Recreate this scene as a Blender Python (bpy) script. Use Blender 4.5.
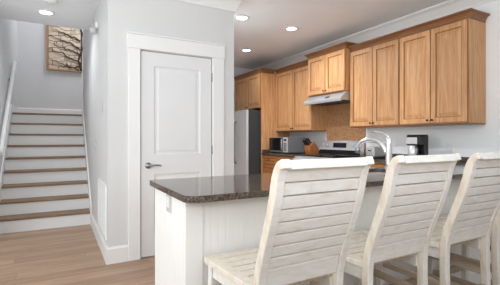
import bpy, bmesh, math, random
from mathutils import Vector, Matrix

for o in list(bpy.data.objects):
    bpy.data.objects.remove(o)
SC = bpy.context.scene
COL = SC.collection
random.seed(7)

# ------------------------------------------------------------------ camera
cam_d = bpy.data.cameras.new('camera')
cam = bpy.data.objects.new('camera', cam_d)
COL.objects.link(cam)
cam.location = (0, 0, 1.17)
cam.rotation_euler = (math.pi / 2, 0, -math.atan2(.48384, .87516))
cam_d.sensor_width = 36
cam_d.lens = 350 / 500 * 36
cam_d.shift_y = -3.8 / 500
cam_d.clip_start = .02
SC.camera = cam

# ------------------------------------------------------------------ world, light, exposure
w = bpy.data.worlds.new('world')
SC.world = w
w.use_nodes = True
w.node_tree.nodes['Background'].inputs[0].default_value = (.95, .98, 1.0, 1)
w.node_tree.nodes['Background'].inputs[1].default_value = .36
SC.view_settings.view_transform = 'Standard'
SC.view_settings.look = 'None'
SC.view_settings.gamma = 1
SC.view_settings.use_curve_mapping = False
SC.view_settings.exposure = 0.06


def area(name, loc, target, sx, sy, power, color=(1, 1, 1)):
    d = bpy.data.lights.new(name, 'AREA')
    d.shape = 'RECTANGLE'
    d.size, d.size_y = sx, sy
    d.energy = power
    d.color = color
    o = bpy.data.objects.new(name, d)
    COL.objects.link(o)
    o.location = loc
    v = Vector(target) - Vector(loc)
    o.rotation_euler = v.to_track_quat('-Z', 'Y').to_euler()
    return o


area('daylight_from_living_room', (-1.2, -4.2, 1.7), (1.2, 3.5, 1.2), 4.0, 2.2, 8, (1, .99, .97))
area('daylight_from_dining_side', (3.2, -3.6, 1.7), (2.2, 2.0, 1.0), 2.5, 2.0, 4, (.97, .985, 1))
area('added_ceiling_uplight', (-.2, -.3, 1.75), (.1, 0.6, 2.73), 3.6, 1.6, 80, (.94, .98, 1))  # added unseen uplight, brightens the ceiling
area('added_left_fill_mid', (-2.3, 2.7, 1.5), (0, 2.7, 1.5), 1.5, 2.0, 14, (.93, .98, 1))  # added fill from the left, stands for no known window
area('added_left_fill', (-2.3, 1.6, 1.5), (1, 2.2, 1.3), 3.0, 2.0, 50, (.93, .98, 1))  # added unseen fill that lifts the kitchen wall and cabinet fronts
area('daylight_down_the_stairwell', (0.9, 6.9, 5.0), (-.1, 7.2, 2.0), 1.2, 1.2, 75, (.95, .97, 1))


# ------------------------------------------------------------------ materials
def lin(c):
    return tuple(((v / 255) / 12.92 if v / 255 <= .04045 else ((v / 255 + .055) / 1.055) ** 2.4) for v in c) + (1,)


class NT:
    def __init__(s, name):
        s.m = bpy.data.materials.new(name)
        s.m.use_nodes = True
        s.t = s.m.node_tree
        s.b = s.t.nodes['Principled BSDF']

    def n(s, typ, **kw):
        nd = s.t.nodes.new(typ)
        for k, v in kw.items():
            setattr(nd, k, v)
        return nd

    def l(s, a, b):
        s.t.links.new(a, b)

    def coord(s, scale=(1, 1, 1), rot=(0, 0, 0)):
        c = s.n('ShaderNodeTexCoord')
        m = s.n('ShaderNodeMapping')
        m.inputs['Scale'].default_value = scale
        m.inputs['Rotation'].default_value = rot
        s.l(c.outputs['Object'], m.inputs[0])
        return m.outputs[0]

    def noise(s, vec, scale, detail=4, rough=.55, dist=0):
        nd = s.n('ShaderNodeTexNoise')
        nd.inputs['Scale'].default_value = scale
        nd.inputs['Detail'].default_value = detail
        nd.inputs['Roughness'].default_value = rough
        nd.inputs['Distortion'].default_value = dist
        s.l(vec, nd.inputs['Vector'])
        return nd.outputs['Fac']

    def ramp(s, fac, stops):
        r = s.n('ShaderNodeValToRGB')
        e = r.color_ramp.elements
        while len(e) < len(stops):
            e.new(.5)
        for i, (p, c) in enumerate(stops):
            e[i].position = p
            e[i].color = c
        s.l(fac, r.inputs[0])
        return r.outputs[0]

    def mix(s, fac, a, b, mode='MIX'):
        m = s.n('ShaderNodeMix', data_type='RGBA', blend_type=mode)
        for sock, v in ((m.inputs[0], fac), (m.inputs[6], a), (m.inputs[7], b)):
            if isinstance(v, (int, float, tuple)):
                sock.default_value = v
            else:
                s.l(v, sock)
        return m.outputs[2]

    def bump(s, h, strength=.2, dist=.01):
        b = s.n('ShaderNodeBump')
        b.inputs['Strength'].default_value = strength
        b.inputs['Distance'].default_value = dist
        s.l(h, b.inputs['Height'])
        s.l(b.outputs[0], s.b.inputs['Normal'])

    def set(s, col=None, rough=None, metal=None, spec=None):
        if col is not None:
            if isinstance(col, tuple):
                s.b.inputs['Base Color'].default_value = col
            else:
                s.l(col, s.b.inputs['Base Color'])
        if rough is not None:
            s.b.inputs['Roughness'].default_value = rough
        if metal is not None:
            s.b.inputs['Metallic'].default_value = metal
        if spec is not None:
            s.b.inputs['Specular IOR Level'].default_value = spec
        return s.m


def paint(name, c, rough=.6, var=.03, bump=.04):
    t = NT(name)
    v = t.coord()
    f = t.noise(v, 3, 3)
    c1 = lin(c)
    c2 = tuple(x * (1 - var) for x in c1[:3]) + (1,)
    t.l(t.ramp(f, [(.3, c2), (.7, c1)]), t.b.inputs['Base Color'])
    t.bump(t.noise(v, 180, 2), bump, .002)
    return t.set(rough=rough, spec=.3)


def plain(name, c, rough=.4, metal=0., spec=.5, var=.06):
    t = NT(name)
    f = t.noise(t.coord(), 14, 2)
    c1 = lin(c)
    c2 = tuple(x * (1 - var) for x in c1[:3]) + (1,)
    t.l(t.ramp(f, [(.35, c2), (.65, c1)]), t.b.inputs['Base Color'])
    return t.set(rough=rough, metal=metal, spec=spec)


def wood(name, dark, mid, light, axis='z', rough=.42, scale=1.0, rnd=.12):
    t = NT(name)
    st = {'z': (22, 22, 1.5), 'x': (1.5, 22, 22), 'y': (22, 1.5, 22)}[axis]
    v = t.coord(tuple(q * scale for q in st))
    oi = t.n('ShaderNodeObjectInfo')
    add = t.n('ShaderNodeVectorMath', operation='ADD')
    mul = t.n('ShaderNodeMath', operation='MULTIPLY')
    mul.inputs[1].default_value = 37
    t.l(oi.outputs['Random'], mul.inputs[0])
    t.l(v, add.inputs[0])
    t.l(mul.outputs[0], add.inputs[1])
    g = t.noise(add.outputs[0], 1.6, 6, .62, .6)
    c = t.ramp(g, [(.28, lin(dark)), (.5, lin(mid)), (.74, lin(light))])
    big = t.noise(t.coord((3, 3, 3)), 1.2, 2)
    c = t.mix(t.ramp(big, [(.35, (0, 0, 0, 1)), (.7, (.35, .35, .35, 1))]), c, lin(mid))
    hsv = t.n('ShaderNodeHueSaturation')
    mr = t.n('ShaderNodeMapRange')
    mr.inputs['To Min'].default_value = 1 - rnd
    mr.inputs['To Max'].default_value = 1 + rnd * .5
    t.l(oi.outputs['Random'], mr.inputs[0])
    t.l(mr.outputs[0], hsv.inputs['Value'])
    t.l(c, hsv.inputs['Color'])
    t.l(hsv.outputs[0], t.b.inputs['Base Color'])
    t.bump(g, .06, .002)
    return t.set(rough=rough, spec=.4)


def whitewash(name):
    t = NT(name)
    v = t.coord((3, 9, 9))
    oi = t.n('ShaderNodeObjectInfo')
    add = t.n('ShaderNodeVectorMath', operation='ADD')
    mul = t.n('ShaderNodeMath', operation='MULTIPLY')
    mul.inputs[1].default_value = 23
    t.l(oi.outputs['Random'], mul.inputs[0])
    t.l(v, add.inputs[0])
    t.l(mul.outputs[0], add.inputs[1])
    g = t.noise(add.outputs[0], 4.5, 6, .65, .4)
    c = t.ramp(g, [(.26, lin((214, 206, 194))), (.42, lin((226, 222, 215))), (.6, lin((232, 230, 226)))])
    fine = t.noise(t.coord((8, 60, 60)), 5, 4, .6)
    c = t.mix(t.ramp(fine, [(.62, (0, 0, 0, 1)), (.85, (.3, .3, .3, 1))]), c, lin((206, 192, 172)))
    # rubbed edges, worn through to the wood
    geo = t.n('ShaderNodeNewGeometry')
    pt = t.ramp(geo.outputs['Pointiness'], [(.56, (0, 0, 0, 1)), (.66, (.7, .7, .7, 1))])
    wear = t.ramp(t.noise(t.coord((1, 1, 1)), 16, 4), [(.54, (0, 0, 0, 1)), (.68, (1, 1, 1, 1))])
    both = t.mix(1.0, pt, wear, 'MULTIPLY')
    c = t.mix(both, c, lin((165, 135, 105)))
    t.l(c, t.b.inputs['Base Color'])
    t.bump(fine, .15, .002)
    return t.set(rough=.55, spec=.35)


def rawedge(name, cs=((212, 196, 177), (223, 212, 198), (230, 222, 211))):
    t = NT(name)
    g = t.noise(t.coord((6, 6, 2)), 5, 5, .6, .5)
    c = t.ramp(g, [(.28, lin(cs[0])), (.45, lin(cs[1])), (.68, lin(cs[2]))])
    return t.set(c, .6, spec=.3)


def granite(name):
    t = NT(name)
    v = t.coord()
    vo = t.n('ShaderNodeTexVoronoi')
    vo.inputs['Scale'].default_value = 190
    t.l(v, vo.inputs['Vector'])
    n1 = t.noise(v, 95, 5, .7)
    c = t.ramp(n1, [(.30, lin((40, 35, 33))), (.45, lin((82, 71, 63))), (.56, lin((110, 96, 85))), (.7, lin((146, 131, 117)))])
    sp = t.ramp(vo.outputs['Color'], [(.25, (1, 1, 1, 1)), (.42, (0, 0, 0, 1))])
    c = t.mix(sp, c, lin((26, 23, 22)))
    big = t.noise(v, 9, 3)
    c = t.mix(t.ramp(big, [(.45, (0, 0, 0, 1)), (.7, (.4, .4, .4, 1))]), c, lin((92, 78, 68)))
    return t.set(c, .09, spec=.6)


def planks(name):
    t = NT(name)
    v = t.coord()
    br = t.n('ShaderNodeTexBrick')
    br.offset = 0
    br.inputs['Scale'].default_value = 1
    br.inputs['Brick Width'].default_value = 1.22
    br.inputs['Row Height'].default_value = .152
    br.inputs['Mortar Size'].default_value = .0022
    br.inputs['Mortar Smooth'].default_value = .3
    br.inputs['Color1'].default_value = (0, 0, 0, 1)
    br.inputs['Color2'].default_value = (1, 1, 1, 1)
    br.inputs['Mortar'].default_value = (.5, .5, .5, 1)
    sep = t.n('ShaderNodeSeparateXYZ')
    t.l(v, sep.inputs[0])
    row = t.n('ShaderNodeMath', operation='DIVIDE')
    row.inputs[1].default_value = .152
    t.l(sep.outputs['Y'], row.inputs[0])
    fl = t.n('ShaderNodeMath', operation='FLOOR')
    t.l(row.outputs[0], fl.inputs[0])
    wn = t.n('ShaderNodeTexWhiteNoise', noise_dimensions='1D')
    t.l(fl.outputs[0], wn.inputs['W'])
    ad = t.n('ShaderNodeMath', operation='MULTIPLY_ADD')
    t.l(wn.outputs['Value'], ad.inputs[0])
    ad.inputs[1].default_value = 1.22
    t.l(sep.outputs['X'], ad.inputs[2])
    com = t.n('ShaderNodeCombineXYZ')
    t.l(ad.outputs[0], com.inputs['X'])
    t.l(sep.outputs['Y'], com.inputs['Y'])
    t.l(com.outputs[0], br.inputs['Vector'])
    base = t.ramp(br.outputs['Color'], [(0, lin((160, 129, 106))), (.5, lin((172, 141, 117))), (1, lin((184, 154, 130)))])
    shift = t.n('ShaderNodeVectorMath', operation='MULTIPLY_ADD')
    t.l(br.outputs['Color'], shift.inputs[0])
    shift.inputs[1].default_value = (5, 3, 2)
    t.l(t.coord((1.3, 40, 1)), shift.inputs[2])
    g = t.noise(shift.outputs[0], 1.7, 6, .6, .8)
    c = t.mix(t.ramp(g, [(.32, (.95, .95, .95, 1)), (.5, (0, 0, 0, 1))]), base, lin((142, 112, 90)))
    c = t.mix(t.ramp(g, [(.53, (0, 0, 0, 1)), (.74, (.7, .7, .7, 1))]), c, lin((204, 180, 156)))
    c = t.mix(br.outputs['Fac'], c, lin((134, 106, 84)))
    t.bump(br.outputs['Fac'], -.2, .002)
    return t.set(c, .42, spec=.4)


def mosaic(name):
    t = NT(name)
    v = t.coord((1, 1, 1), (math.pi / 2, 0, math.pi / 2))
    c0 = t.n('ShaderNodeTexCoord')
    sep = t.n('ShaderNodeSeparateXYZ')
    t.l(c0.outputs['Object'], sep.inputs[0])
    com = t.n('ShaderNodeCombineXYZ')
    t.l(sep.outputs['Y'], com.inputs['X'])
    t.l(sep.outputs['Z'], com.inputs['Y'])
    br = t.n('ShaderNodeTexBrick')
    br.offset = .5
    br.inputs['Scale'].default_value = 1
    br.inputs['Brick Width'].default_value = .024
    br.inputs['Row Height'].default_value = .012
    br.inputs['Mortar Size'].default_value = .0014
    br.inputs['Color1'].default_value = (0, 0, 0, 1)
    br.inputs['Color2'].default_value = (1, 1, 1, 1)
    t.l(com.outputs[0], br.inputs['Vector'])
    c = t.ramp(br.outputs['Color'], [(0, lin((158, 112, 74))), (.4, lin((176, 128, 88))), (.7, lin((188, 142, 100))), (1, lin((204, 162, 120)))])
    c = t.mix(br.outputs['Fac'], c, lin((168, 126, 90)))
    return t.set(c, .35)


def emit(name, c, s):
    t = NT(name)
    t.b.inputs['Emission Color'].default_value = lin(c)
    t.b.inputs['Emission Strength'].default_value = s
    return t.set(lin(c), .5)


M = {
    'wall': paint('wall_paint', (215, 215, 215)),  # closet white, darkened in colour to offset the strong light on it
    'wall_bright': paint('wall_paint_brightened', (244, 245, 246)),  # wall white kept brighter in colour to make up for missing kitchen light
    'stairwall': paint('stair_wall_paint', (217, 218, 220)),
    'ceil': paint('ceiling_paint', (242, 245, 248), .8),
    'trim': paint('trim_paint', (233, 233, 233), .4, .015, .01),
    'doorp': paint('door_paint', (225, 225, 226), .4, .015, .01),
    'bead': paint('peninsula_paint', (240, 239, 236), .45, .03, .02),
    'floor': planks('vinyl_plank'),
    'tread': wood('tread_wood', (108, 82, 60), (138, 108, 82), (166, 136, 108), 'x', .45),
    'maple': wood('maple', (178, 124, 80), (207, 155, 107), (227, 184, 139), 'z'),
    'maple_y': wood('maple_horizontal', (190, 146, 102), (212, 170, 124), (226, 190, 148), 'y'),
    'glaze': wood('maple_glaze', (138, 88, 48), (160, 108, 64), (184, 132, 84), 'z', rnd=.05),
    'crownw': wood('maple_crown', (112, 72, 42), (138, 92, 58), (160, 112, 74), 'y', .35, rnd=.05),  # darker than the doors: glaze, plus shading put into the colour
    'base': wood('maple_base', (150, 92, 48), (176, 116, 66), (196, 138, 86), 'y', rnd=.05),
    'knob': plain('bronze_knob', (46, 34, 28), .35, .7),
    'granite': granite('granite'),
    'steel': plain('brushed_steel', (214, 215, 217), .38, .55, var=.05),
    'steel_l': plain('light_steel', (226, 226, 228), .32, .55, var=.05),
    'steel_g': plain('grey_steel', (190, 191, 193), .42, .35, var=.05),
    'steel_h': plain('hood_steel', (186, 189, 194), .34, .55, var=.05),
    'steel_f': plain('refrigerator_steel', (214, 215, 217), .45, .25, var=.04),
    'steel_c': plain('case_steel', (132, 133, 136), .45, .3, var=.05),
    'dgrey': plain('dark_grey_metal', (70, 72, 76), .5, .3),
    'black': plain('black_plastic', (22, 22, 24), .35),
    'glassb': plain('black_glass', (14, 15, 18), .08, spec=.7),
    'chrome': plain('brushed_nickel', (226, 226, 226), .22, .75, var=.03),
    'nickel': plain('satin_nickel', (150, 150, 152), .3, .9, var=.03),
    'white': plain('white_plastic', (238, 238, 238), .4, var=.02),
    'shaded_white': plain('shaded_white_plastic', (198, 198, 198), .4, var=.02),  # white plastic greyed, the shading on the plates is in the colour
    'slot': plain('vent_shadow_gap', (120, 120, 122), .8),
    'ww': whitewash('whitewashed_wood'),
    'raw': rawedge('worn_whitewashed_wood'),
    'worn': rawedge('rubbed_post_side', ((204, 186, 165), (221, 209, 194), (229, 222, 212))),
    'stretch': wood('worn_brown_wood', (160, 138, 116), (188, 170, 150), (214, 203, 188), 'y', .6),
    'block': wood('knife_block_wood', (140, 80, 40), (172, 106, 58), (190, 124, 74), 'z'),
    'mosaic': mosaic('mosaic_tile'),
    'lamp': emit('lamp_diffuser', (255, 253, 248), 6),
    'beige': wood('pale_bark', (196, 172, 148), (222, 203, 182), (238, 226, 210), 'x', .7),
    'bark': wood('dark_bark', (44, 30, 24), (66, 46, 36), (92, 68, 54), 'z', .7),
    'gold': wood('honey_frame_wood', (150, 104, 58), (180, 132, 80), (200, 156, 104), 'z', .5),
    'display': plain('display_glass', (26, 30, 38), .1),
    'glass': plain('smoky_glass', (150, 150, 150), .08, .2),
}


# ------------------------------------------------------------------ mesh helpers
class MB:
    def __init__(s):
        s.bm = bmesh.new()

    def box(s, x0, x1, y0, y1, z0, z1, bev=0., seg=1, mi=0):
        r = bmesh.ops.create_cube(s.bm, size=1)
        vs = r['verts']
        for v in vs:
            v.co = Vector(((x0 + x1) / 2 + v.co.x * (x1 - x0), (y0 + y1) / 2 + v.co.y * (y1 - y0), (z0 + z1) / 2 + v.co.z * (z1 - z0)))
        fs = set(f for v in vs for f in v.link_faces)
        for f in fs:
            f.material_index = mi
        if bev:
            es = list(set(e for v in vs for e in v.link_edges))
            bmesh.ops.bevel(s.bm, geom=es, offset=bev, segments=seg, profile=.5, affect='EDGES')
        return vs

    def prism(s, pts, fn, d0, d1, mi=0):
        """extrude polygon pts (a, b) between depths d0, d1; fn(a, b, d) -> xyz"""
        A = [s.bm.verts.new(fn(a, b, d0)) for a, b in pts]
        Bv = [s.bm.verts.new(fn(a, b, d1)) for a, b in pts]
        n = len(pts)
        f = [s.bm.faces.new(A), s.bm.faces.new(Bv[::-1])]
        for i in range(n):
            f.append(s.bm.faces.new((A[i], Bv[i], Bv[(i + 1) % n], A[(i + 1) % n])))
        for q in f:
            q.material_index = mi
        return A + Bv

    def cyl(s, p0, p1, r0, r1=None, n=20, mi=0):
        r1 = r0 if r1 is None else r1
        return s.tube([p0, p1], [r0, r1], n, mi=mi)

    def tube(s, path, rad, n=12, mi=0, cap=True):
        path = [Vector(p) for p in path]
        if isinstance(rad, (int, float)):
            rad = [rad] * len(path)
        up = Vector((0, 0, 1))
        t0 = (path[1] - path[0]).normalized()
        if abs(t0.dot(up)) > .9:
            up = Vector((1, 0, 0))
        u = t0.cross(up).normalized()
        rings = []
        for i, p in enumerate(path):
            t = (path[min(i + 1, len(path) - 1)] - path[max(i - 1, 0)]).normalized()
            u = (u - t * u.dot(t)).normalized()
            v = t.cross(u)
            rings.append([s.bm.verts.new(p + (u * math.cos(2 * math.pi * k / n) + v * math.sin(2 * math.pi * k / n)) * rad[i]) for k in range(n)])
        for a, b in zip(rings, rings[1:]):
            for k in range(n):
                f = s.bm.faces.new((a[k], a[(k + 1) % n], b[(k + 1) % n], b[k]))
                f.material_index = mi
                f.smooth = True
        if cap:
            for r in (rings[0][::-1], rings[-1]):
                s.bm.faces.new(r).material_index = mi

    def lathe(s, prof, c, n=24, axis='z', mi=0):
        rings = []
        for r, h in prof:
            ring = []
            for k in range(n):
                a = 2 * math.pi * k / n
                d = {'z': (r * math.cos(a), r * math.sin(a), h), 'x': (h, r * math.cos(a), r * math.sin(a)), 'y': (r * math.cos(a), h, r * math.sin(a))}[axis]
                ring.append(s.bm.verts.new(Vector(c) + Vector(d)))
            rings.append(ring)
        for a, b in zip(rings, rings[1:]):
            for k in range(n):
                f = s.bm.faces.new((a[k], a[(k + 1) % n], b[(k + 1) % n], b[k]))
                f.smooth = True
                f.material_index = mi
        s.bm.faces.new(rings[0][::-1]).material_index = mi
        s.bm.faces.new(rings[-1]).material_index = mi

    def rings(s, rects, fn, mis=None, back=None):
        """nested rectangles (u0,u1,v0,v1,d) lofted together and capped; fn(u,v,d)->xyz; last one capped"""
        R = []
        for u0, u1, v0, v1, d in rects:
            R.append([s.bm.verts.new(fn(*q, d)) for q in ((u0, v0), (u1, v0), (u1, v1), (u0, v1))])
        for i, (a, b) in enumerate(zip(R, R[1:])):
            for k in range(4):
                f = s.bm.faces.new((a[k], a[(k + 1) % 4], b[(k + 1) % 4], b[k]))
                f.material_index = mis[i] if mis else 0
        f = s.bm.faces.new(R[-1])
        f.material_index = mis[-1] if mis and len(mis) >= len(R) else 0
        s.bm.faces.new(R[0][::-1])

    def build(s, name, mat, parent=None, smooth=False, bevel=0.):
        bmesh.ops.recalc_face_normals(s.bm, faces=s.bm.faces)
        if parent is not None:
            off = Vector((0, 0, 0))
            p = parent
            while p is not None:
                off += p.location
                p = p.parent
            bmesh.ops.translate(s.bm, vec=-off, verts=s.bm.verts)
        me = bpy.data.meshes.new(name)
        s.bm.to_mesh(me)
        s.bm.free()
        for m in (mat if isinstance(mat, (list, tuple)) else [mat]):
            me.materials.append(m)
        if smooth:
            for p in me.polygons:
                p.use_smooth = True
        o = bpy.data.objects.new(name, me)
        COL.objects.link(o)
        o.parent = parent
        if bevel:
            bv = o.modifiers.new('edge', 'BEVEL')
            bv.width = bevel
            bv.segments = 2
            bv.limit_method = 'ANGLE'
            bv.angle_limit = math.radians(40)
        return o


def box(name, mat, x0, x1, y0, y1, z0, z1, parent=None, bev=0., seg=1):
    m = MB()
    m.box(x0, x1, y0, y1, z0, z1, bev, seg)
    return m.build(name, mat, parent)


def thing(name, label, cat, loc=(0, 0, 0), group=None):
    o = bpy.data.objects.new(name, None)
    o.empty_display_size = .1
    COL.objects.link(o)
    o.location = loc
    return tag(o, label, cat, group)


def tag(o, label, cat, group=None):
    o['label'] = label
    o['category'] = cat
    if group:
        o['group'] = group
    return o


def struct(o, label=None, cat=None):
    o['kind'] = 'structure'
    if label:
        o['label'] = label
    if cat:
        o['category'] = cat
    return o


def dup(root, loc, label=None, group=None):
    r = root.copy()
    COL.objects.link(r)
    r.location = loc
    if label:
        r['label'] = label
    if group:
        r['group'] = group
    for ch in list(root.children):
        c = ch.copy()
        COL.objects.link(c)
        c.parent = r
        for g in list(ch.children):
            d = g.copy()
            COL.objects.link(d)
            d.parent = c
    return r


# ------------------------------------------------------------------ room shell
CH = 2.73          # ceiling height
XK = 3.97          # kitchen wall plane
YD = 3.50          # closet front plane
XC = .42           # closet side plane
XL = -.66          # stair left wall plane
YB = 7.95          # landing back wall plane
YO = 5.54          # where the ceiling opens over the stairs
YE = 6.85          # kitchen end wall
R_, T_, Y0 = .1785, .2195, 5.25   # riser, tread, first riser

struct(box('floor', M['floor'], -2.4, XK + .1, -1.6, YE + .1, -.1, 0), 'brown wood plank floor running through the room', 'floor')

m = MB()
m.prism([(-2.4, -1.6), (XK + .1, -1.6), (XK + .1, YE + .1), (XC + .11, YE + .1), (XC + .11, YO), (-2.4, YO)],
        lambda a, b, d: (a, b, d), CH, CH + .3)
struct(m.build('ceiling', M['ceil']), 'white ceiling with recessed lights', 'ceiling')

struct(box('wall_right', M['wall_bright'], XK, XK + .12, .6, YE + .1, 0, CH), 'white kitchen wall behind the wall cabinets', 'wall')
struct(box('wall_far', M['wall_bright'], 1.9, XK, YE, YE + .12, 0, CH), 'white wall at the far end of the kitchen', 'wall')
# closet: front wall with the door opening, side wall along the stairs, right return
DX0, DX1, DH = .716, 1.466, 2.035
m = MB()
m.box(XC, DX0, YD, YD + .11, 0, CH)
m.box(DX1, 1.731, YD, YD + .11, 0, CH)
m.box(DX0, DX1, YD, YD + .11, DH, CH)
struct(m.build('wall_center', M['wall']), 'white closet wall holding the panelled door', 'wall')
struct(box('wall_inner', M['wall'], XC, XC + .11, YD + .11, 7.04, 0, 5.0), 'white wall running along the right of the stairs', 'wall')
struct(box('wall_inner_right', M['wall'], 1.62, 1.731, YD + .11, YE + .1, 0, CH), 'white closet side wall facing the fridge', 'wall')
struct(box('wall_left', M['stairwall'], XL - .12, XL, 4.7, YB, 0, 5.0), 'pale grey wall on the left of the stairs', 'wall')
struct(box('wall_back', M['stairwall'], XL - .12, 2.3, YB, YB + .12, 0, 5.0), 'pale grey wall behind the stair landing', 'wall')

# baseboards
def base_profile(t=.016, h=.158):
    return [(0, 0), (t, 0), (t, h - .02), (t * .55, h - .006), (t * .55, h), (0, h)]
m = MB()
m.prism(base_profile(), lambda a, b, d: (d, YD - a, b), XC - .016, .60)
m.prism(base_profile(), lambda a, b, d: (d, YD - a, b), 1.60, 1.731)
struct(m.build('baseboard_center', M['trim']))
m = MB()
m.prism(base_profile(), lambda a, b, d: (XC - a, d, b), YD, Y0 - .001)
struct(m.build('baseboard_inner', M['trim']))
m = MB()
m.prism(base_profile(), lambda a, b, d: (d, YB - a, 9 * R_ + b), XL + .002, 1.9)
struct(m.build('baseboard_back', M['trim']))

# crown mouldings
def crown_prof(h=.13, p=.10):
    return [(0, 0), (.016, 0), (.018, .022), (p * .38, h * .42), (p * .62, h * .68), (p * .92, h * .82), (p, h * .86), (p, h), (0, h)]
m = MB()
m.prism(crown_prof(), lambda a, b, d: (XK - a, d, CH - .13 + b), .7, YE)
struct(m.build('trim_1', M['trim']), 'white crown moulding above the kitchen cabinets', 'moulding')
m = MB()
pr = crown_prof(.15, .10)
def sweep_corner(mb, prof, pts_fn):
    rows = []
    for a, b in prof:
        rows.append([mb.bm.verts.new(q) for q in pts_fn(a, b)])
    n = len(rows)
    for i in range(n):
        a, b = rows[i], rows[(i + 1) % n]
        for k in range(len(a) - 1):
            mb.bm.faces.new((a[k], a[k + 1], b[k + 1], b[k]))
    mb.bm.faces.new([r[0] for r in rows])
    mb.bm.faces.new([r[-1] for r in rows][::-1])
sweep_corner(m, pr, lambda a, b: [(XC - a, YD - .001, CH - .15 + b), (XC - a, YD - a, CH - .15 + b), (1.731 + a, YD - a, CH - .15 + b), (1.731 + a, YE - .002, CH - .15 + b)])
struct(m.build('trim_2', M['trim']), 'white crown moulding around the closet', 'moulding')

# door casing
m = MB()
m.box(.600, DX0 - .004, YD - .020, YD, 0, 2.05, .003)
m.box(DX1 + .004, 1.603, YD - .020, YD, 0, 2.05, .003)
m.box(.592, 1.611, YD - .024, YD, 2.05, 2.178, .003)
m.box(.588, 1.615, YD - .034, YD, 2.178, 2.192, .003)
m.box(.588, 1.615, YD - .030, YD, 2.040, 2.052, .003)
m.box(DX0 - .004, DX0, YD - .004, YD + .1, 0, 2.04)
m.box(DX1, DX1 + .004, YD - .004, YD + .1, 0, 2.04)
struct(m.build('trim_3', M['trim']), 'white flat casing around the closet door', 'moulding')

# closet door
def fy(y):
    return lambda u, v, d: (u, y + d, v)
def fx(x):
    return lambda u, v, d: (x + d, u, v)
dr = MB()
yd = YD + .004
x0, x1, z0, z1 = DX0 + .006, DX1 - .005, .010, DH - .006
dr.box(x0, x1, yd + .012, yd + .04, z0, z1)
def frame_rect(mb, u0, u1, v0, v1, holes, fn, d0, d1):
    """flat frame with stacked rectangular holes (same u range)"""
    hu0, hu1 = holes[0][0], holes[0][1]
    def b(a0, a1, c0, c1):
        p = [fn(a0, c0, d0), fn(a1, c1, d1)]
        lo = [min(p[0][i], p[1][i]) for i in range(3)]
        hi = [max(p[0][i], p[1][i]) for i in range(3)]
        mb.box(lo[0], hi[0], lo[1], hi[1], lo[2], hi[2])
    b(u0, hu0, v0, v1)
    b(hu1, u1, v0, v1)
    vs = [v0] + [q for h in holes for q in h[2:]] + [v1]
    for i in range(0, len(vs), 2):
        b(hu0, hu1, vs[i], vs[i + 1])
holes = [(x0 + .125, x1 - .125, .23, .818), (x0 + .125, x1 - .125, 1.008, 1.895)]
frame_rect(dr, x0, x1, z0, z1, holes, fy(yd), 0, .013)
for u0, u1, v0, v1 in holes:
    def ins(k):
        return (u0 + k, u1 - k, v0 + k, v1 - k)
    dr.rings([ins(0) + (.012,), ins(0) + (.001,), ins(.012) + (.009,), ins(.03) + (.010,), ins(.05) + (.005,)], fy(yd))
door = struct(dr.build('door_1', M['doorp']), 'white two panel closet door with lever handle', 'door')
h = MB()
hx, hz = .790, .905
h.lathe([(.031, 0), (.031, -.006), (.026, -.012), (.012, -.014), (.011, -.045)], (hx, yd, hz), 20, 'y')
h.tube([(hx, yd - .047, hz), (hx + .02, yd - .05, hz + .002), (hx + .055, yd - .05, hz + .006), (hx + .09, yd - .05, hz + .004), (hx + .118, yd - .048, hz - .004)], [.011, .010, .008, .008, .007], 10)
h.build('lever_handle', M['nickel'], door)['label'] = 'satin nickel lever handle'
for hz in (1.83, 1.05, .22):
    h = MB()
    h.cyl((DX1 + .002, yd - .006, hz - .045), (DX1 + .002, yd - .006, hz + .045), .0075, n=10)
    h.build('hinge', M['nickel'], door)

# stairs
st = thing('staircase', 'straight flight of stairs with brown wood treads and white risers', 'staircase', (-.12, Y0, 0))
for i in range(9):
    y = Y0 + i * T_
    z = (i + 1) * R_
    box('riser', M['trim'], XL + .002, XC - .002, y, y + .018, i * R_ + (.002 if i else 0), z - .028, st)
    y1 = y + T_ + .016 if i < 8 else YB - .002
    t = MB()
    xr = XC - .002 if i < 8 else XC - .002
    t.box(XL + .002, xr, y - .028, y1, z - .028, z, .009, 2)
    t.build('tread', M['tread'], st)
struct(box('floor_landing', M['tread'], XC, 2.3, 7.05, YB, 9 * R_ - .2, 9 * R_), 'upper landing floor', 'floor')
# skirt boards
for nm, xa, xb in (('trim_4', XL + .0005, XL + .018), ('trim_5', XC - .018, XC - .0005)):
    m = MB()
    y_t = Y0 + 8 * T_
    pts = [(Y0 - .03, 0), (Y0 - .03, .26), (y_t - .09, 9 * R_ + .10), (y_t - .03, 9 * R_ + .33), (y_t + .012, 9 * R_ + .33), (y_t + .012, 0)]
    if nm == 'trim_4':
        pts = [(Y0 - .03, 0), (Y0 - .03, .26), (y_t - .04, 9 * R_ + .14), (YB, 9 * R_ + .14), (YB, 0)]
    m.prism(pts, lambda a, b, d: (d, a, b), xa, xb)
    struct(m.build(nm, M['trim']), 'white skirt board beside the stairs', 'moulding')

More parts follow.
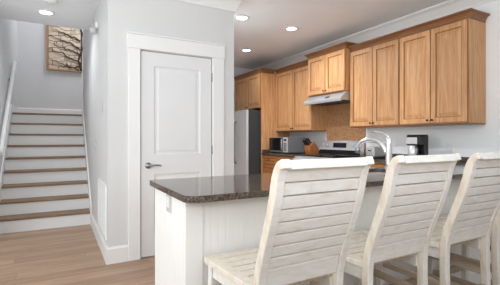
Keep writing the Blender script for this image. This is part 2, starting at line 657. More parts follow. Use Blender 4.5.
# ------------------------------------------------------------------ peninsula
bw = thing('peninsula', 'white beadboard peninsula base under the dark granite top', 'kitchen island', (1.9, 1.87, 0))
PX0, PX1, PY0, PY1 = .532, 3.33, 1.585, 2.175
m = MB()
bx0, bx1, by0, by1 = PX0 + .012, PX1, PY0 + .012, PY1
m.box(bx0, 1.75, by0, by1, 0, .8815)
m.box(2.47, bx1, by0, by1, 0, .8815)
m.box(1.75, 2.47, by0, 1.74, 0, .8815)
m.box(1.75, 2.47, 2.14, by1, 0, .8815)
m.box(1.75, 2.47, 1.74, 2.14, 0, .65)
m.build('body', M['bead'], bw)
def beads(a0, a1, pitch, depth):
    """profile polyline with small V grooves"""
    out = [(a0, 0)]
    a = a0 + pitch
    while a < a1 - .01:
        out += [(a - .0045, 0), (a, depth), (a + .0045, 0)]
        a += pitch
    out.append((a1, 0))
    return out
pf = beads(PY0 + .02, PY1, .0415, .0022)
m = MB()
m.prism([(PY0 + .02, .012)] + pf + [(PY1, .012)], lambda a, b, d: (PX0 + b, a, d), .0, .8815)
m.build('end_panel', M['bead'], bw)
pf = beads(PX0 + .085, PX1, .0415, .0010)
m = MB()
m.prism([(PX0 + .085, .012)] + pf + [(PX1, .012)], lambda a, b, d: (a, PY0 + b, d), .0, .8815)
m.build('long_panel', M['bead'], bw)
m = MB()
m.box(PX0 - .006, PX0 + .085, PY0 - .006, PY0 + .02, 0, .8815, .003)
m.build('corner_post', M['bead'], bw)
m = MB()
m.box(PX0 - .012, PX0, PY0 + .02, PY1, 0, .10, .003)
m.box(PX0 + .1, PX1, PY0 - .012, PY0, 0, .10, .003)
m.build('baseboard', M['bead'], bw)

# ------------------------------------------------------------------ base cabinets
def base_cabinet(label, y0, y1, n, x0=3.36):
    t = thing('base_cabinet', label, 'cabinet', (3.66, (y0 + y1) / 2, 0), 'honey brown base cabinets along the kitchen wall')
    m = MB()
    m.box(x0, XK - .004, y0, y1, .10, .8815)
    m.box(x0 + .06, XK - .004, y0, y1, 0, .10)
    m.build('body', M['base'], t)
    wd = (y1 - y0) / n
    for k in range(n):
        a, b = y0 + k * wd + .008, y0 + (k + 1) * wd - .008
        for nm, za, zb in (('drawer', .715, .862), ('door', .12, .70)):
            m = MB()
            q = .04 if nm == 'drawer' else .055
            def ins(i):
                return (a + i, b - i, za + i, zb - i)
            m.rings([ins(0) + (0,), ins(.003) + (-.02,), ins(q) + (-.02,), ins(q + .006) + (-.012,), ins(q + .012) + (-.012,), ins(q + .03) + (-.018,)],
                    fx(x0), [0, 0, 1, 1, 0, 0])
            d = m.build(nm, [M['base'], M['glaze']], t)
            kb = MB()
            zk = (za + zb) / 2 if nm == 'drawer' else zb - .05
            yk = (a + b) / 2 if nm == 'drawer' else (a + .03 if k % 2 else b - .03)
            kb.lathe([(.005, -.018), (.005, -.03), (.013, -.035), (.013, -.042), (.006, -.046)], (x0, yk, zk), 12, 'x')
            kb.build('knob', M['knob'], d)
    return t
base_cabinet('honey brown base cabinet with drawers under the microwave', 4.575, 5.575, 2)
base_cabinet('honey brown base cabinet under the toaster and coffee maker', 2.225, 3.655, 3)

# ------------------------------------------------------------------ countertops
def rounded(pts, rad, n=8):
    out = []
    N = len(pts)
    for i, p in enumerate(pts):
        r = rad[i]
        if not r:
            out.append(p)
            continue
        p = Vector(p)
        a = (Vector(pts[i - 1]) - p).normalized()
        b = (Vector(pts[(i + 1) % N]) - p).normalized()
        c = p + a * r + b * r
        for k in range(n + 1):
            t = k / n * math.pi / 2
            v = c - b * r * math.cos(t) - a * r * math.sin(t)
            out.append((v.x, v.y))
    return out
SX0, SX1, SY0, SY1 = 1.78, 2.44, 1.76, 2.12
m = MB()
pts = rounded([(.502, 1.478), (XK - .002, 1.478), (XK - .002, 3.665), (3.325, 3.665), (3.325, 2.205), (.502, 2.205)], [.065, 0, 0, 0, 0, .02])
m.prism(pts, lambda a, b, d: (a, b, d), .882, .914)
ct = m.build('granite_countertop', M['granite'])
cut = MB()
cut.box(SX0, SX1, SY0, SY1, .85, .95, .03, 3)
cu = cut.build('cutter', M['granite'])
md = ct.modifiers.new('sink_hole', 'BOOLEAN')
md.operation = 'DIFFERENCE'
md.object = cu
md.solver = 'EXACT'
bv = ct.modifiers.new('edge', 'BEVEL')
bv.width = .006
bv.segments = 2
bv.limit_method = 'ANGLE'
bpy.context.view_layer.update()
me = bpy.data.meshes.new_from_object(ct.evaluated_get(bpy.context.evaluated_depsgraph_get()))
ct.modifiers.clear()
ct.data = me
bpy.data.objects.remove(cu)
tag(ct, 'dark speckled granite countertop on the white peninsula, rounded front corner', 'countertop')
tag(box('granite_backsplash', M['granite'], XK - .022, XK - .002, 1.478, 3.665, .9145, .968, None, .003),
    'low granite backsplash strip behind the coffee maker and toaster', 'backsplash')
m = MB()
m.box(3.325, XK - .002, 4.575, 5.578, .882, .914, .005, 2)
ct2 = m.build('granite_countertop', M['granite'])
tag(ct2, 'short dark granite countertop under the microwave and knife block', 'countertop')
m = MB()
m.box(XK - .022, XK - .002, 4.575, 5.558, .9145, .968, .003)
m.box(3.34, XK - .002, 5.558, 5.578, .9145, .968, .003)
tag(m.build('granite_backsplash', M['granite']), 'low granite backsplash strip behind and left of the microwave', 'backsplash')

# sink and faucet
sk = thing('kitchen_sink', 'stainless undermount sink set in the peninsula countertop', 'sink', ((SX0 + SX1) / 2, (SY0 + SY1) / 2, .70))
m = MB()
a = .004
m.rings([(SX0 - .015, SX1 + .015, SY0 - .015, SY1 + .015, .8818), (SX0 - a, SX1 + a, SY0 - a, SY1 + a, .8818), (SX0 + .01, SX1 - .01, SY0 + .01, SY1 - .01, .72), (SX0 + .03, SX1 - .03, SY0 + .03, SY1 - .03, .70)],
        lambda u, v, d: (u, v, d))
bm_ = m.bm
m.build('basin', M['steel_l'], sk)
m = MB()
m.lathe([(.045, .7005), (.045, .704), (.03, .703)], ((SX0 + SX1) / 2, (SY0 + SY1) / 2, 0), 20)
m.build('drain', M['nickel'], sk)

fa = thing('kitchen_faucet', 'brushed nickel arched kitchen faucet standing on the granite peninsula', 'faucet', (2.02, 1.66, .914))
fxp, fyp = 2.02, 1.66
m = MB()
m.lathe([(.031, .914), (.031, .922), (.025, .93)], (fxp, fyp, 0), 20)
m.build('base_ring', M['chrome'], fa)
m = MB()
m.lathe([(.024, .93), (.022, 1.0), (.021, 1.13), (.022, 1.16), (.018, 1.175), (.008, 1.18)], (fxp, fyp, 0), 20)
m.build('body', M['chrome'], fa)
m = MB()
P = []
for k in range(17):
    t = k / 16
    ang = math.radians(-20 + 175 * t)
    yy = fyp + .02 + .13 * (1 - math.cos(math.radians(170 * t)))
    zz = 1.06 + .095 * math.sin(math.radians(170 * t)) + .015 * t
    P.append((fxp - .01 * t, yy, zz))
m.tube(P, [.018] * 12 + [.019, .02, .021, .021, .021], 14)
m.build('spout', M['chrome'], fa)
m = MB()
e = Vector(P[-1])
m.cyl(e + Vector((0, -.004, .012)), e + Vector((0, .004, -.03)), .021, .019, 14)
m.build('spray_head', M['nickel'], fa)
m = MB()
m.tube([(fxp, fyp, 1.17), (fxp, fyp + .01, 1.19), (fxp, fyp + .045, 1.207), (fxp, fyp + .10, 1.222), (fxp, fyp + .15, 1.222)], [.013, .011, .008, .006, .005], 10)
m.build('lever', M['chrome'], fa)

# ------------------------------------------------------------------ upper cabinets
def cab_crown(mb, x, y0, y1, z, left=False, right=True, hgt=.066, p=.05, xend=None):
    """crown running along y with mitred returns back to the wall"""
    prof = [(0, -.012), (.008, -.012), (.010, .010), (p * .35, hgt * .36), (p * .62, hgt * .66), (p, hgt * .76), (p, hgt), (0, hgt)]
    def pts(a, b):
        o = []
        if right:
            o.append((xend or XK - .02, y0 - a, z + b))
        o.append((x - a, y0 - (a if right else 0), z + b))
        o.append((x - a, y1 + (a if left else 0), z + b))
        if left:
            o.append((XK - .02, y1 + a, z + b))
        return o
    sweep_corner(mb, prof, pts)


def raised_door(t, xf, a, b, za, zb, knob, q=.058):
    m = MB()
    def ins(i):
        return (a + i, b - i, za + i, zb - i)
    m.rings([ins(0) + (.020,), ins(0) + (.004,), ins(.004) + (0,), ins(q) + (0,), ins(q + .005) + (.010,), ins(q + .010) + (.011,), ins(q + .045) + (.001,), ins(q + .048) + (-.001,)],
            fx(xf), [1, 1, 0, 1, 1, 0, 0, 0])
    d = m.build('door', [M['maple'], M['glaze']], t)
    k = MB()
    yk = a + .026 if knob == 'r' else b - .026
    k.lathe([(.005, 0), (.005, -.010), (.012, -.015), (.012, -.021), (.005, -.025)], (xf, yk, za + .035), 12, 'x')
    k.build('knob', M['knob'], d)
    return d


def upper(label, xf, y0, y1, z0, z1, crown_kw, extra=None, group='honey maple wall cabinets'):
    t = thing('wall_cabinet', label, 'cabinet', ((xf + XK) / 2, (y0 + y1) / 2, z0), group)
    m = MB()
    m.box(xf + .0202, XK - .003, y0, y1, z0, z1)
    m.build('body', M['maple'], t)
    mid = (y0 + y1) / 2
    raised_door(t, xf, y0 + .006, mid - .002, z0 + .006, z1 - .018, 'l')
    raised_door(t, xf, mid + .002, y1 - .006, z0 + .006, z1 - .018, 'r')
    m = MB()
    cab_crown(m, xf + .02, y0, y1, z1, **crown_kw)
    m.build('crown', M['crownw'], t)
    m = MB()
    m.box(xf + .021, XK - .004, y0 + .0, y1 - .0, z0 - .012, z0)
    m.build('light_rail', M['crownw'], t)
    return t


ZB, ZT = 1.335, 2.405
upper('honey maple double wall cabinet at the right end, over the wall outlet', 3.64, 2.03, 2.845, ZB, ZT, dict(right=True))
upper('honey maple double wall cabinet right of the range hood', 3.64, 2.846, 3.664, ZB, ZT, dict(right=False))
upper('small honey maple wall cabinet mounted above the range hood', 3.555, 3.668, 4.50, 1.855, 2.46, dict(right=True, left=True))
upper('honey maple double wall cabinet above the microwave', 3.64, 4.505, 5.578, 1.308, ZT, dict(right=False))

# cabinet over the refrigerator with its tall side panel
t = thing('refrigerator_cabinet', 'deep honey maple cabinet above the refrigerator with tall side panel', 'cabinet', (3.64, 6.1, 0))
box('side_panel', M['maple'], 3.33, XK - .003, 5.582, 5.602, 0, ZT, t)
m = MB()
m.box(3.331, XK - .003, 5.602, 6.64, 1.745, ZT)
m.build('body', M['maple'], t)
raised_door(t, 3.31, 5.602, 6.112, 1.752, ZT - .018, 'l')
raised_door(t, 3.31, 6.116, 6.636, 1.752, ZT - .018, 'r')
m = MB()
cab_crown(m, 3.33, 5.582, 6.64, ZT, right=True, left=True, xend=3.605)
m.build('crown', M['crownw'], t)

# ------------------------------------------------------------------ appliances
# refrigerator
t = thing('refrigerator', 'stainless refrigerator with dark grey side standing beside the tall panel', 'refrigerator', (3.5, 6.1, 0))
box('body', M['dgrey'], 3.105, 3.93, 5.655, 6.60, .02, 1.70, t, .006)
for ya, yb, hy in ((5.655, 6.122, 6.065), (6.128, 6.60, 6.185)):
    d = box('door', M['steel_f'], 3.05, 3.10, ya, yb, .06, 1.705, t, .012, 3)
    m = MB()
    m.tube([(3.05, hy, 1.50), (3.005, hy, 1.47), (3.0, hy, 1.2), (3.0, hy, .9), (3.005, hy, .72), (3.05, hy, .69)], .012, 10)
    m.build('handle', M['dgrey'], d)
m = MB()
m.box(3.12, 3.24, 5.70, 6.55, 1.70, 1.72, .004)
m.build('hinge_cover', M['dgrey'], t)

# range
t = thing('kitchen_range', 'stainless electric range with black cooktop below the range hood', 'stove', (3.62, 4.09, 0))
RY0, RY1 = 3.672, 4.565
box('body', M['steel'], 3.34, 3.94, RY0, RY1, .03, .905, t, .004)
box('cooktop', M['glassb'], 3.33, 3.86, RY0, RY1, .906, .922, t, .004)
for bx, by, br in ((3.46, 3.88, .10), (3.46, 4.30, .08), (3.72, 3.88, .08), (3.72, 4.30, .10)):
    m = MB()
    m.lathe([(br, .9222), (br, .9235), (br - .006, .9238), (br - .012, .9228)], (bx, by, 0), 28)
    m.build('burner', M['dgrey'], t)
m = MB()
m.prism([(3.862, .906), (3.862, .99), (3.88, 1.0), (3.895, 1.125), (3.905, 1.14), (3.94, 1.14), (3.94, .906)], lambda a, b, d: (a, d, b), RY0, RY1)
bg = m.build('backguard', M['steel_l'], t)
box('lower_panel', M['black'], 3.855, 3.861, RY0 + .004, RY1 - .004, .924, .995, t)
def bgx(z):
    return 3.88 + (z - 1.0) * .12
m = MB()
m.prism([(bgx(1.03) - .003, 1.03), (bgx(1.105) - .003, 1.105), (bgx(1.105) + .004, 1.105), (bgx(1.03) + .004, 1.03)], lambda a, b, d: (a, d, b), 3.98, 4.27)
m.build('display', M['display'], t)
for ky in (3.75, 3.84, 4.40, 4.49):
    m = MB()
    m.lathe([(.026, -.001), (.025, -.018), (.02, -.024), (.006, -.025)], (bgx(1.065), ky, 1.065), 18, 'x')
    m.build('knob', M['shaded_white'], t)
d = box('oven_door', M['steel'], 3.305, 3.338, RY0 + .004, RY1 - .004, .22, .86, t, .006)
box('window', M['glassb'], 3.302, 3.306, RY0 + .12, RY1 - .12, .34, .70, d)
m = MB()
m.tube([(3.305, RY0 + .06, .80), (3.262, RY0 + .06, .80), (3.262, RY1 - .06, .80), (3.305, RY1 - .06, .80)], .011, 10)
m.build('handle', M['steel_l'], d)
box('storage_drawer', M['steel'], 3.31, 3.338, RY0 + .004, RY1 - .004, .05, .21, t, .005)

# range hood
t = thing('range_hood', 'slim stainless range hood under the small wall cabinet', 'range hood', (3.7, 4.09, 1.70))
m = MB()
m.prism([(XK - .014, 1.852), (3.60, 1.852), (3.485, 1.755), (3.475, 1.74), (3.475, 1.708), (3.49, 1.702), (3.51, 1.722), (XK - .014, 1.722)], lambda a, b, d: (a, d, b), 3.668, 4.51)
m.build('shell', M['steel_h'], t)
m = MB()
m.box(3.56, 3.92, 3.72, 4.07, 1.715, 1.7218)
m.box(3.56, 3.92, 4.11, 4.46, 1.715, 1.7218)
m.build('filter', M['dgrey'], t)
m = MB()
for k in range(2):
    yy = 3.95 + k * .05
    m.prism([(3.505, 1.770), (3.535, 1.795), (3.531, 1.801), (3.501, 1.776)], lambda a, b, d: (a, d, b), yy, yy + .03)
m.build('switch', M['black'], t)

# mosaic backsplash behind the range
bs = box('tile_backsplash', M['mosaic'], XK - .012, XK - .0005, 3.667, 4.51, .905, 1.86)
tag(bs, 'brown mosaic tile backsplash between the range and the hood', 'backsplash')

# microwave
t = thing('microwave', 'stainless microwave with black door on the short granite counter', 'microwave', (3.64, 5.22, .914))
MX, MY0, MY1 = 3.455, 4.935, 5.51
box('case', M['steel_c'], MX + .012, 3.83, MY0, MY1, .926, 1.195, t, .006)
m = MB()
m.box(MX, MX + .012, MY0 + .125, MY1, .935, 1.19, .004)
d = m.build('door', M['steel_c'], t)
box('window', M['glassb'], MX - .003, MX, MY0 + .150, MY1 - .012, .962, 1.185, d)
m = MB()
m.tube([(MX, MY0 + .14, 1.16), (MX - .025, MY0 + .14, 1.15), (MX - .025, MY0 + .14, .98), (MX, MY0 + .14, .97)], .007, 8)
m.build('handle', M['chrome'], d)
p = box('control_panel', M['steel_l'], MX, MX + .012, MY0, MY0 + .122, .935, 1.19, t, .003)
box('display', M['display'], MX - .002, MX, MY0 + .02, MY0 + .10, 1.13, 1.165, p)
m = MB()
for r in range(4):
    for c in range(3):
        m.box(MX - .002, MX, MY0 + .022 + c * .028, MY0 + .042 + c * .028, .96 + r * .036, .984 + r * .036)
m.build('keypad', M['dgrey'], p)
for fx_, fy_ in ((3.5, MY0 + .04), (3.5, MY1 - .04), (3.79, MY0 + .04), (3.79, MY1 - .04)):
    m = MB()
    m.cyl((fx_, fy_, .914), (fx_, fy_, .927), .015, n=10)
    m.build('foot', M['black'], t)

# knife block and knives
kb = thing('knife_block', 'brown wooden knife block beside the microwave', 'knife block', (3.72, 4.72, .914))
m = MB()
KX0 = 3.63
m.prism([(3.70, .914), (3.87, .914), (3.87, .99), (3.775, 1.115), (3.675, 1.035), (3.68, .98)], lambda a, b, d: (a, d, b), 4.60, 4.75)
m.build('block', M['block'], kb, bevel=.004)
sd = Vector((-.62, 0, .785)).normalized()
nrm = Vector((.785, 0, .62)).normalized()
kn = 0
slots = [(-.035, 4.628), (-.035, 4.675), (-.035, 4.722), (.018, 4.645), (.018, 4.705)]
for q, yk in slots:
    top = Vector((3.725, yk, 1.075)) + nrm * q
    t = thing('kitchen_knife', 'black handled kitchen knife stuck in the wooden knife block', 'knife', tuple(top), 'kitchen knives in the knife block')
    m = MB()
    n2 = sd.cross(Vector((0, 1, 0)))
    def kf(a, b, d, top=top, n2=n2):
        return top + sd * a + n2 * b + Vector((0, d, 0))
    m.prism([(.012, -.014), (.05, -.012), (.10, -.015), (.115, -.008), (.115, .012), (.05, .013), (.012, .013)], kf, -.010, .010)
    m.build('handle', M['black'], t, bevel=.003)
    m = MB()
    m.prism([(-.05, -.009), (-.05, .009), (.012, .010), (.012, -.010)], kf, -.0015, .0015)
    m.build('blade', M['steel'], t)

# toaster
t = thing('toaster', 'small stainless toaster on the counter right of the range', 'toaster', (3.71, 3.27, .914))
m = MB()
m.box(3.61, 3.82, 3.195, 3.345, .93, 1.06, .022, 4)
m.build('shell', M['steel_g'], t, smooth=False)
box('base', M['black'], 3.605, 3.825, 3.19, 3.35, .914, .932, t, .004)
m = MB()
m.box(3.64, 3.79, 3.225, 3.25, 1.0595, 1.062)
m.box(3.64, 3.79, 3.285, 3.31, 1.0595, 1.062)
m.build('slot', M['black'], t)
m = MB()
m.box(3.603, 3.6095, 3.215, 3.325, .945, 1.045, .003)
m.build('end_plate', M['chrome'], t)
box('lever', M['black'], 3.585, 3.603, 3.255, 3.285, 1.01, 1.022, t, .003)

# coffee maker
t = thing('coffee_maker', 'black drip coffee maker with steel carafe on the kitchen counter', 'coffee maker', (3.69, 2.61, .914))
CY0, CY1 = 2.535, 2.715
box('base', M['black'], 3.585, 3.765, CY0, CY1, .914, .940, t, .006)
box('water_tank', M['black'], 3.69, 3.76, CY0 + .002, CY1 - .002, .945, 1.205, t, .008)
m = MB()
m.box(3.60, 3.689, CY0, CY1, 1.095, 1.205, .008)
hd = m.build('brew_head', M['black'], t)
box('control_panel', M['steel_l'], 3.594, 3.60, CY0 + .035, CY1 - .008, 1.108, 1.185, hd, .002)
box('lid', M['black'], 3.605, 3.755, CY0 + .004, CY1 - .004, 1.205, 1.217, t, .004)
m = MB()
m.lathe([(.048, .947), (.058, .955), (.060, 1.01), (.056, 1.055), (.042, 1.08), (.040, 1.092)], (3.625, 2.64, 0), 24)
cf = m.build('carafe', M['steel_l'], t)
m = MB()
m.lathe([(.038, 1.078), (.040, 1.098), (.02, 1.103)], (3.625, 2.64, 0), 20)
m.build('lid', M['black'], cf)
m = MB()
m.tube([(3.615, 2.600, 1.072), (3.60, 2.563, 1.072), (3.597, 2.555, 1.04), (3.60, 2.562, .99), (3.612, 2.585, .985)], .009, 8)
m.build('handle', M['black'], cf)

# ------------------------------------------------------------------ bar stools
PROF = [(-.030, 0), (-.012, .18), (0, .36), (.004, .52), (.002, .60), (-.010, .67), (-.034, .745), (-.062, .82), (-.090, .895), (-.112, .965), (-.124, 1.02), (-.134, 1.050), (-.150, 1.078), (-.176, 1.090)]
def resample(pts, n):
    # Catmull-Rom, then even arc length
    V = [Vector((0, a, b)) for a, b in pts]
    fine = []
    for i in range(len(V) - 1):
        p0 = V[max(i - 1, 0)]; p1 = V[i]; p2 = V[i + 1]; p3 = V[min(i + 2, len(V) - 1)]
        for k in range(12):
            t = k / 12
            fine.append(.5 * ((2 * p1) + (p2 - p0) * t + (2 * p0 - 5 * p1 + 4 * p2 - p3) * t * t + (3 * p1 - p0 - 3 * p2 + p3) * t ** 3))
    fine.append(V[-1])
    L = [0]
    for a, b in zip(fine, fine[1:]):
        L.append(L[-1] + (b - a).length)
    def at(s):
        s = min(max(s, 0), L[-1])
        for i in range(len(L) - 1):
            if L[i + 1] >= s:
                f = (s - L[i]) / max(L[i + 1] - L[i], 1e-9)
                return fine[i].lerp(fine[i + 1], f)
        return fine[-1]
    def s_of_z(z):
        for i in range(len(fine) - 1):
            if fine[i + 1].z >= z:
                return L[i]
        return L[-1]
    return at, L[-1], s_of_z
AT, LEN, SZ = resample(PROF, 0)
def strip(mb, s0, s1, x0, x1, thick, off=0., n=6, taper=None):
    """board following the back profile from s0 to s1 between x0 and x1"""
    rows = []
    for k in range(n + 1):
        s = s0 + (s1 - s0) * k / n
        p = AT(s)
        t = (AT(s + .004) - AT(s - .004)).normalized()
        nn = Vector((0, -t.z, t.y))
        th = thick if taper is None else taper(s)
        a = p + nn * (off + th / 2)
        b = p + nn * (off - th / 2)
        rows.append([mb.bm.verts.new((x0, a.y, a.z)), mb.bm.verts.new((x1, a.y, a.z)), mb.bm.verts.new((x1, b.y, b.z)), mb.bm.verts.new((x0, b.y, b.z))])
    for r, q in zip(rows, rows[1:]):
        for k in range(4):
            mb.bm.faces.new((r[k], r[(k + 1) % 4], q[(k + 1) % 4], q[k]))
    mb.bm.faces.new(rows[0][::-1])
    mb.bm.faces.new(rows[-1])

SW = .210          # half width of the back
PT = .036          # post thickness
SEAT = .615
def make_stool(loc, label, group):
    t = thing('bar_stool', label, 'bar stool', loc, group)
    def part(mb, name, mat, bevel=.004, parent=None):
        bmesh.ops.translate(mb.bm, vec=Vector(loc), verts=mb.bm.verts)
        return mb.build(name, mat, parent or t, bevel=bevel)
    for sx in (-1, 1):
        m = MB()
        x0, x1 = sorted((sx * SW, sx * (SW - PT)))
        strip(m, 0, LEN, x0, x1, .038, n=44, taper=lambda s: .038 if s < LEN - .1 else .038 - .006 * (s - LEN + .1) / .1)
        m.bm.normal_update()
        for f in m.bm.faces:
            if abs(f.normal.x) > .7:
                f.material_index = 1
        part(m, 'back_post', [M['ww'], M['worn']])
    # top board curling over the back, then slats over a thin backing, then the bottom rail
    xi = SW - PT - .0005
    s_t, s_b = SZ(1.027), SZ(.705)
    m = MB()
    strip(m, s_t, LEN, -xi, xi, .024, .004, n=9, taper=lambda s: .022 + .012 * max(0, (s - LEN + .05) / .05))
    part(m, 'top_rail', M['ww'])
    m = MB()
    k = (s_t - s_b) / 7
    for i in range(7):
        strip(m, s_b + i * k + .0016, s_b + (i + 1) * k - .0050, -xi, xi, .016, .006, 3)
    part(m, 'back_slats', M['ww'], .0015)
    m = MB()
    strip(m, s_b, s_t, -xi + .002, xi - .002, .006, -.0055, 12)
    part(m, 'backing', M['stretch'], 0)
    m = MB()
    strip(m, SZ(.622), s_b - .0025, -xi, xi, .024, .002, 5)
    part(m, 'bottom_rail', M['ww'])
    # slatted seat
    m = MB()
    yf, yr = .438, .022
    def hw(y):
        return .205 + .035 * min(max((y - .02) / .42, 0), 1)
    def slab(ya, yb, xa0, xa1, xb0, xb1, z0, z1):
        m.prism([(xa0, ya), (xa1, ya), (xb1, yb), (xb0, yb)], lambda a, b, d: (a, b, d), z0, z1)
    bw_ = .05
    slab(yr, yf - bw_ - .003, -hw(yr), -hw(yr) + bw_, -hw(yf - bw_), -hw(yf - bw_) + bw_, SEAT - .024, SEAT)
    slab(yr, yf - bw_ - .003, hw(yr) - bw_, hw(yr), hw(yf - bw_) - bw_, hw(yf - bw_), SEAT - .024, SEAT)
    slab(yf - bw_, yf, -hw(yf), hw(yf), -hw(yf) + .006, hw(yf) - .006, SEAT - .026, SEAT)
    y = yr
    n = 6
    pw = (yf - bw_ - yr) / n
    for i in range(n):
        a, b = y + i * pw + .003, y + (i + 1) * pw - .005
        slab(a, b, -hw(a) + bw_ + .003, hw(a) - bw_ - .003, -hw(b) + bw_ + .003, hw(b) - bw_ - .003, SEAT - .022, SEAT - .004)
    part(m, 'seat', M['raw'], .003)
    m = MB()
    for sx in (-1, 0, 1):
        m.box(sx * .10 - .05, sx * .10 + .05, yr + .004, yf - bw_, SEAT - .028, SEAT - .0225)
    part(m, 'seat_support', M['stretch'], 0)
    # aprons
    m = MB()
    for sx in (-1, 1):
        x = [sx * .19, sx * .214]
        m.prism([(x[0] - sx * .022, .02), (x[0], .02), (x[1], .40), (x[1] - sx * .022, .40)], lambda a, b, d: (a, b, d), SEAT - .085, SEAT - .0265)
    m.box(-.19, .19, .385, .407, SEAT - .085, SEAT - .0265)
    part(m, 'apron', M['ww'], .003)
    for sx in (-1, 1):
        m = MB()
        a = [(sx * .222, .420), (sx * .182, .420), (sx * .182, .380), (sx * .222, .380)]
        b = [(sx * .226, .432), (sx * .190, .432), (sx * .190, .396), (sx * .226, .396)]
        A = [m.bm.verts.new((p[0], p[1], SEAT - .0265)) for p in a]
        B = [m.bm.verts.new((p[0], p[1], 0)) for p in b]
        for k in range(4):
            m.bm.faces.new((A[k], A[(k + 1) % 4], B[(k + 1) % 4], B[k]))
        m.bm.faces.new(A)
        m.bm.faces.new(B[::-1])
        part(m, 'front_leg', M['ww'])
    for sx in (-1, 1):
        for z, nm in ((.40, 'side_stretcher'), (.25, 'side_stretcher')):
            m = MB()
            xx0, xx1 = sx * .192, sx * .204
            m.prism([(xx0 - .011, .012), (xx0 + .011, .012), (xx1 + .011, .395), (xx1 - .011, .395)], lambda a, b, d: (a, b, d), z - .018, z + .018)
            part(m, nm, M['stretch'], .003)
    m = MB()
    m.box(-.19, .19, .388, .412, .20, .245)
    part(m, 'front_stretcher', M['stretch'], .003)
    m = MB()
    m.box(-.176, .176, -.012, .010, .30, .336)
    part(m, 'rear_stretcher', M['stretch'], .003)
    return t

YL = 1.108
GRP = None
stool = make_stool((.842, YL, 0), 'largest whitewashed slat back bar stool, at the free end of the peninsula', GRP)
dup(stool, (1.405, YL, 0), 'whitewashed slat back bar stool second from the free end of the peninsula')
dup(stool, (1.972, YL, 0), 'whitewashed slat back bar stool third from the free end of the peninsula')
dup(stool, (2.475, YL, 0), 'whitewashed bar stool farthest along the peninsula, mostly cut off at the right edge')

# ------------------------------------------------------------------ ceiling lights
LT = [(-.113, 4.987, 'recessed ceiling light above the foot of the stairs'),
      (2.086, 3.986, 'recessed ceiling light nearest the corner of the closet crown moulding'),
      (2.906, 4.044, 'recessed ceiling light nearest the wall cabinets, farthest right of the three kitchen lights'),
      (2.924, 5.417, 'smallest recessed ceiling light, deep in the kitchen toward the refrigerator')]
first = None
for li, (x, y, lb) in enumerate(LT):
    if first is None:
        t = thing('ceiling_light', lb, 'ceiling light', (x, y, CH), 'recessed ceiling lights')
        m = MB()
        prof = [(.070, -.001), (.098, -.001), (.100, -.006), (.094, -.012), (.074, -.013), (.070, -.008)]
        n = 32
        rg = [[m.bm.verts.new((x + r * math.cos(2 * math.pi * k / n), y + r * math.sin(2 * math.pi * k / n), CH + z)) for k in range(n)] for r, z in prof]
        for i in range(len(rg)):
            a, b = rg[i], rg[(i + 1) % len(rg)]
            for k in range(n):
                m.bm.faces.new((a[k], a[(k + 1) % n], b[(k + 1) % n], b[k]))
        m.build('trim_ring', M['trim'], t, smooth=True)
        m = MB()
        m.lathe([(.070, -.002), (.070, -.007), (.05, -.010), (.01, -.011)], (x, y, CH), 28)
        m.build('diffuser', M['lamp'], t)
        first = t
    else:
        dup(first, (x, y, CH), lb)
    ld = bpy.data.lights.new('downlight', 'SPOT')
    ld.energy = {0: 36, 1: 150, 2: 62, 3: 22}[li]
    ld.spot_size = math.radians(165)
    ld.spot_blend = .8
    ld.shadow_soft_size = .08
    ld.color = (.93, .97, 1)
    lo = bpy.data.objects.new('downlight', ld)
    COL.objects.link(lo)
    lo.location = (x, y, CH - .03)

t = thing('smoke_detector', 'small round white detector on the ceiling just in front of the stair light', 'smoke detector', (-.06, 4.55, CH))
m = MB()
m.lathe([(.066, -.001), (.068, -.012), (.060, -.026)], (-.06, 4.55, CH), 28)
m.build('base', M['white'], t)
m = MB()
m.lathe([(.042, -.0265), (.040, -.032), (.02, -.035)], (-.06, 4.55, CH), 24)
m.build('cover', M['white'], t)

# ------------------------------------------------------------------ small wall items
# art panel on the landing wall
AX0, AX1, AZ0, AZ1, AY = -.156, .456, 2.535, 3.46, YB - .001
t = thing('wall_art', 'carved wooden bark and branch panel hung above the stair landing', 'wall art', ((AX0 + AX1) / 2, AY, AZ0))
box('backing', M['bark'], AX0, AX1, AY - .02, AY, AZ0, AZ1, t)
m = MB()
m.box(AX0 - .012, AX0 + .012, AY - .05, AY, AZ0 - .012, AZ1 + .012, .003)
m.box(AX0 + .012, AX1, AY - .05, AY, AZ0 - .012, AZ0 + .012, .003)
m.box(AX0 + .012, AX1, AY - .05, AY, AZ1 - .012, AZ1 + .012, .003)
m.build('frame', M['gold'], t)
m = MB()
rs = random.Random(3)
rows, cols = 11, 4
ax0, ax1, az0, az1 = AX0 + .014, AX1 - .02, AZ0 + .014, AZ1 - .014
def edge(j):
    zz = az0 + (az1 - az0) * j / rows
    r2 = random.Random(j * 7 + 1)
    return [(ax0 + (ax1 - ax0) * k / 16, zz + (.016 * math.sin(k * .5 + j * 1.3) + r2.uniform(-.012, .012) + .03 * (k / 16 - .5) * (1 if j % 2 else -1) if 0 < j < rows else 0)) for k in range(17)]
for j in range(rows):
    lo, hi = edge(j), edge(j + 1)
    cuts = sorted(set([0, 16] + [rs.randint(2, 14) for _ in range(cols - 1)]))
    for a, b in zip(cuts, cuts[1:]):
        g = .005
        pts = [(p[0] + (g if i == 0 else -g if i == b - a else 0), p[1] + g) for i, p in enumerate(lo[a:b + 1])]
        pts += [(p[0] + (-g if i == 0 else g if i == b - a else 0), p[1] - g) for i, p in enumerate(hi[a:b + 1][::-1])]
        dz = rs.uniform(.004, .016)
        m.prism(pts, lambda u, v, d: (u, AY - .02 - d, v), 0, dz)
m.build('carved_plates', M['beige'], t)
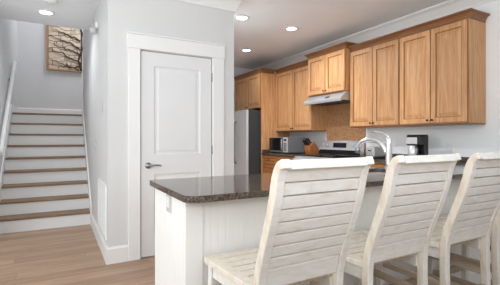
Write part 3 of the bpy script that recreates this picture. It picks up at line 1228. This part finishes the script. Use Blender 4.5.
for bz, bx0, ex, ez in ((2.55, .40, -.10, 2.72), (2.70, .43, -.13, 2.93), (2.86, .44, -.05, 3.02), (2.98, .43, -.12, 3.20), (3.15, .42, -.10, 3.34), (2.62, .42, .05, 2.60)):
    m = MB()
    P = []
    for k in range(15):
        f = k / 14
        P.append((bx0 + (ex - bx0) * f, AY - .042, bz + (ez - bz) * (f ** .7) + rs.uniform(-.022, .022) * (1 if 0 < k else 0)))
    m.tube(P, [.013 - .009 * k / 14 for k in range(15)], 7)
    m.build('branch', M['bark'], t)
m = MB()
P = [(.445 - .05 * math.sin(k * .5) + rs.uniform(-.01, .01), AY - .042, AZ0 + .02 + k * (AZ1 - AZ0 - .04) / 14) for k in range(15)]
m.tube(P, [.018 - .006 * k / 14 for k in range(15)], 8)
m.build('trunk', M['bark'], t)

# handrail
t = thing('handrail', 'white handrail on the left wall of the stairs', 'handrail', (XL + .045, 5.3, 1.0))
m = MB()
rx = XL + .05
m.tube([(rx, 5.30, .985), (rx, 5.40, 1.065), (rx, 6.98, 2.42), (rx, 7.03, 2.45), (rx, 7.10, 2.455)], .027, 14)
m.build('rail', M['trim'], t)
for yy in (5.55, 6.70):
    zz = 1.065 + (yy - 5.40) / 1.58 * 1.355
    m = MB()
    m.tube([(XL + .001, yy, zz - .07), (XL + .03, yy, zz - .07), (rx, yy, zz - .045), (rx, yy, zz - .022)], .008, 8)
    m.lathe([(.026, .001), (.026, .007), (.012, .010)], (XL, yy, zz - .07), 16, 'x')
    m.build('bracket', M['nickel'], t)

# sensor, switch, vent on the closet side wall
t = thing('motion_sensor', 'small white security sensor high on the wall beside the stairs', 'sensor', (XC, 4.39, 2.41))
box('mount', M['white'], XC - .03, XC - .001, 4.36, 4.42, 2.44, 2.51, t, .006)
m = MB()
m.lathe([(.010, -.03), (.032, -.022), (.040, 0), (.040, .03), (.032, .042), (.01, .045)], (XC - .048, 4.39, 2.40), 20)
m.build('dome', M['shaded_white'], t)
t = thing('light_switch', 'white light switch plate on the wall beside the stairs', 'light switch', (XC, 3.95, 1.505))
box('plate', M['shaded_white'], XC - .006, XC - .0005, 3.905, 3.985, 1.445, 1.565, t, .002)
box('rocker', M['wall'], XC - .011, XC - .006, 3.928, 3.962, 1.472, 1.538, t, .002)
t = thing('outlet', 'white outlet plate low on the wall beside the stair treads', 'outlet', (XC, 4.63, 1.09))
box('plate', M['shaded_white'], XC - .006, XC - .0005, 4.595, 4.665, 1.035, 1.15, t, .002)
box('rocker', M['white'], XC - .010, XC - .006, 4.613, 4.647, 1.06, 1.125, t, .002)

t = thing('return_air_vent', 'white return air vent low on the closet wall near the corner', 'vent', (XC, 3.93, .2))
VY0, VY1, VZ0, VZ1 = 3.575, 4.28, .20, .72
m = MB()
m.box(XC - .014, XC - .0005, VY0, VY1, VZ0, VZ0 + .03, .002)
m.box(XC - .014, XC - .0005, VY0, VY1, VZ1 - .03, VZ1, .002)
m.box(XC - .014, XC - .0005, VY0, VY0 + .03, VZ0 + .03, VZ1 - .03, .002)
m.box(XC - .014, XC - .0005, VY1 - .03, VY1, VZ0 + .03, VZ1 - .03, .002)
m.build('frame', M['white'], t)
m = MB()
z = VZ0 + .036
while z < VZ1 - .036:
    m.prism([(XC - .012, z), (XC - .010, z - .001), (XC - .002, z + .013), (XC - .004, z + .0145)], lambda a, b, d: (a, d, b), VY0 + .03, VY1 - .03)
    z += .0155
m.build('louvers', M['white'], t)

# outlets
t = thing('outlet', 'white outlet on the beadboard end of the peninsula', 'outlet', (PX0, 1.86, .80))
box('plate', M['shaded_white'], PX0 - .006, PX0 - .0005, 1.82, 1.90, .775, .885, t, .002)
m = MB()
m.box(PX0 - .009, PX0 - .006, 1.838, 1.882, .80, .86, .002)
m.build('receptacle', M['white'], t)
t = thing('outlet', 'white wall outlet right of the coffee maker', 'outlet', (XK, 2.42, 1.06))
box('plate', M['white'], XK - .006, XK - .0005, 2.38, 2.46, 1.01, 1.125, t, .002)
m = MB()
m.box(XK - .009, XK - .006, 2.402, 2.438, 1.075, 1.11, .002)
m.box(XK - .009, XK - .006, 2.402, 2.438, 1.025, 1.06, .002)
m.build('receptacle', M['white'], t)
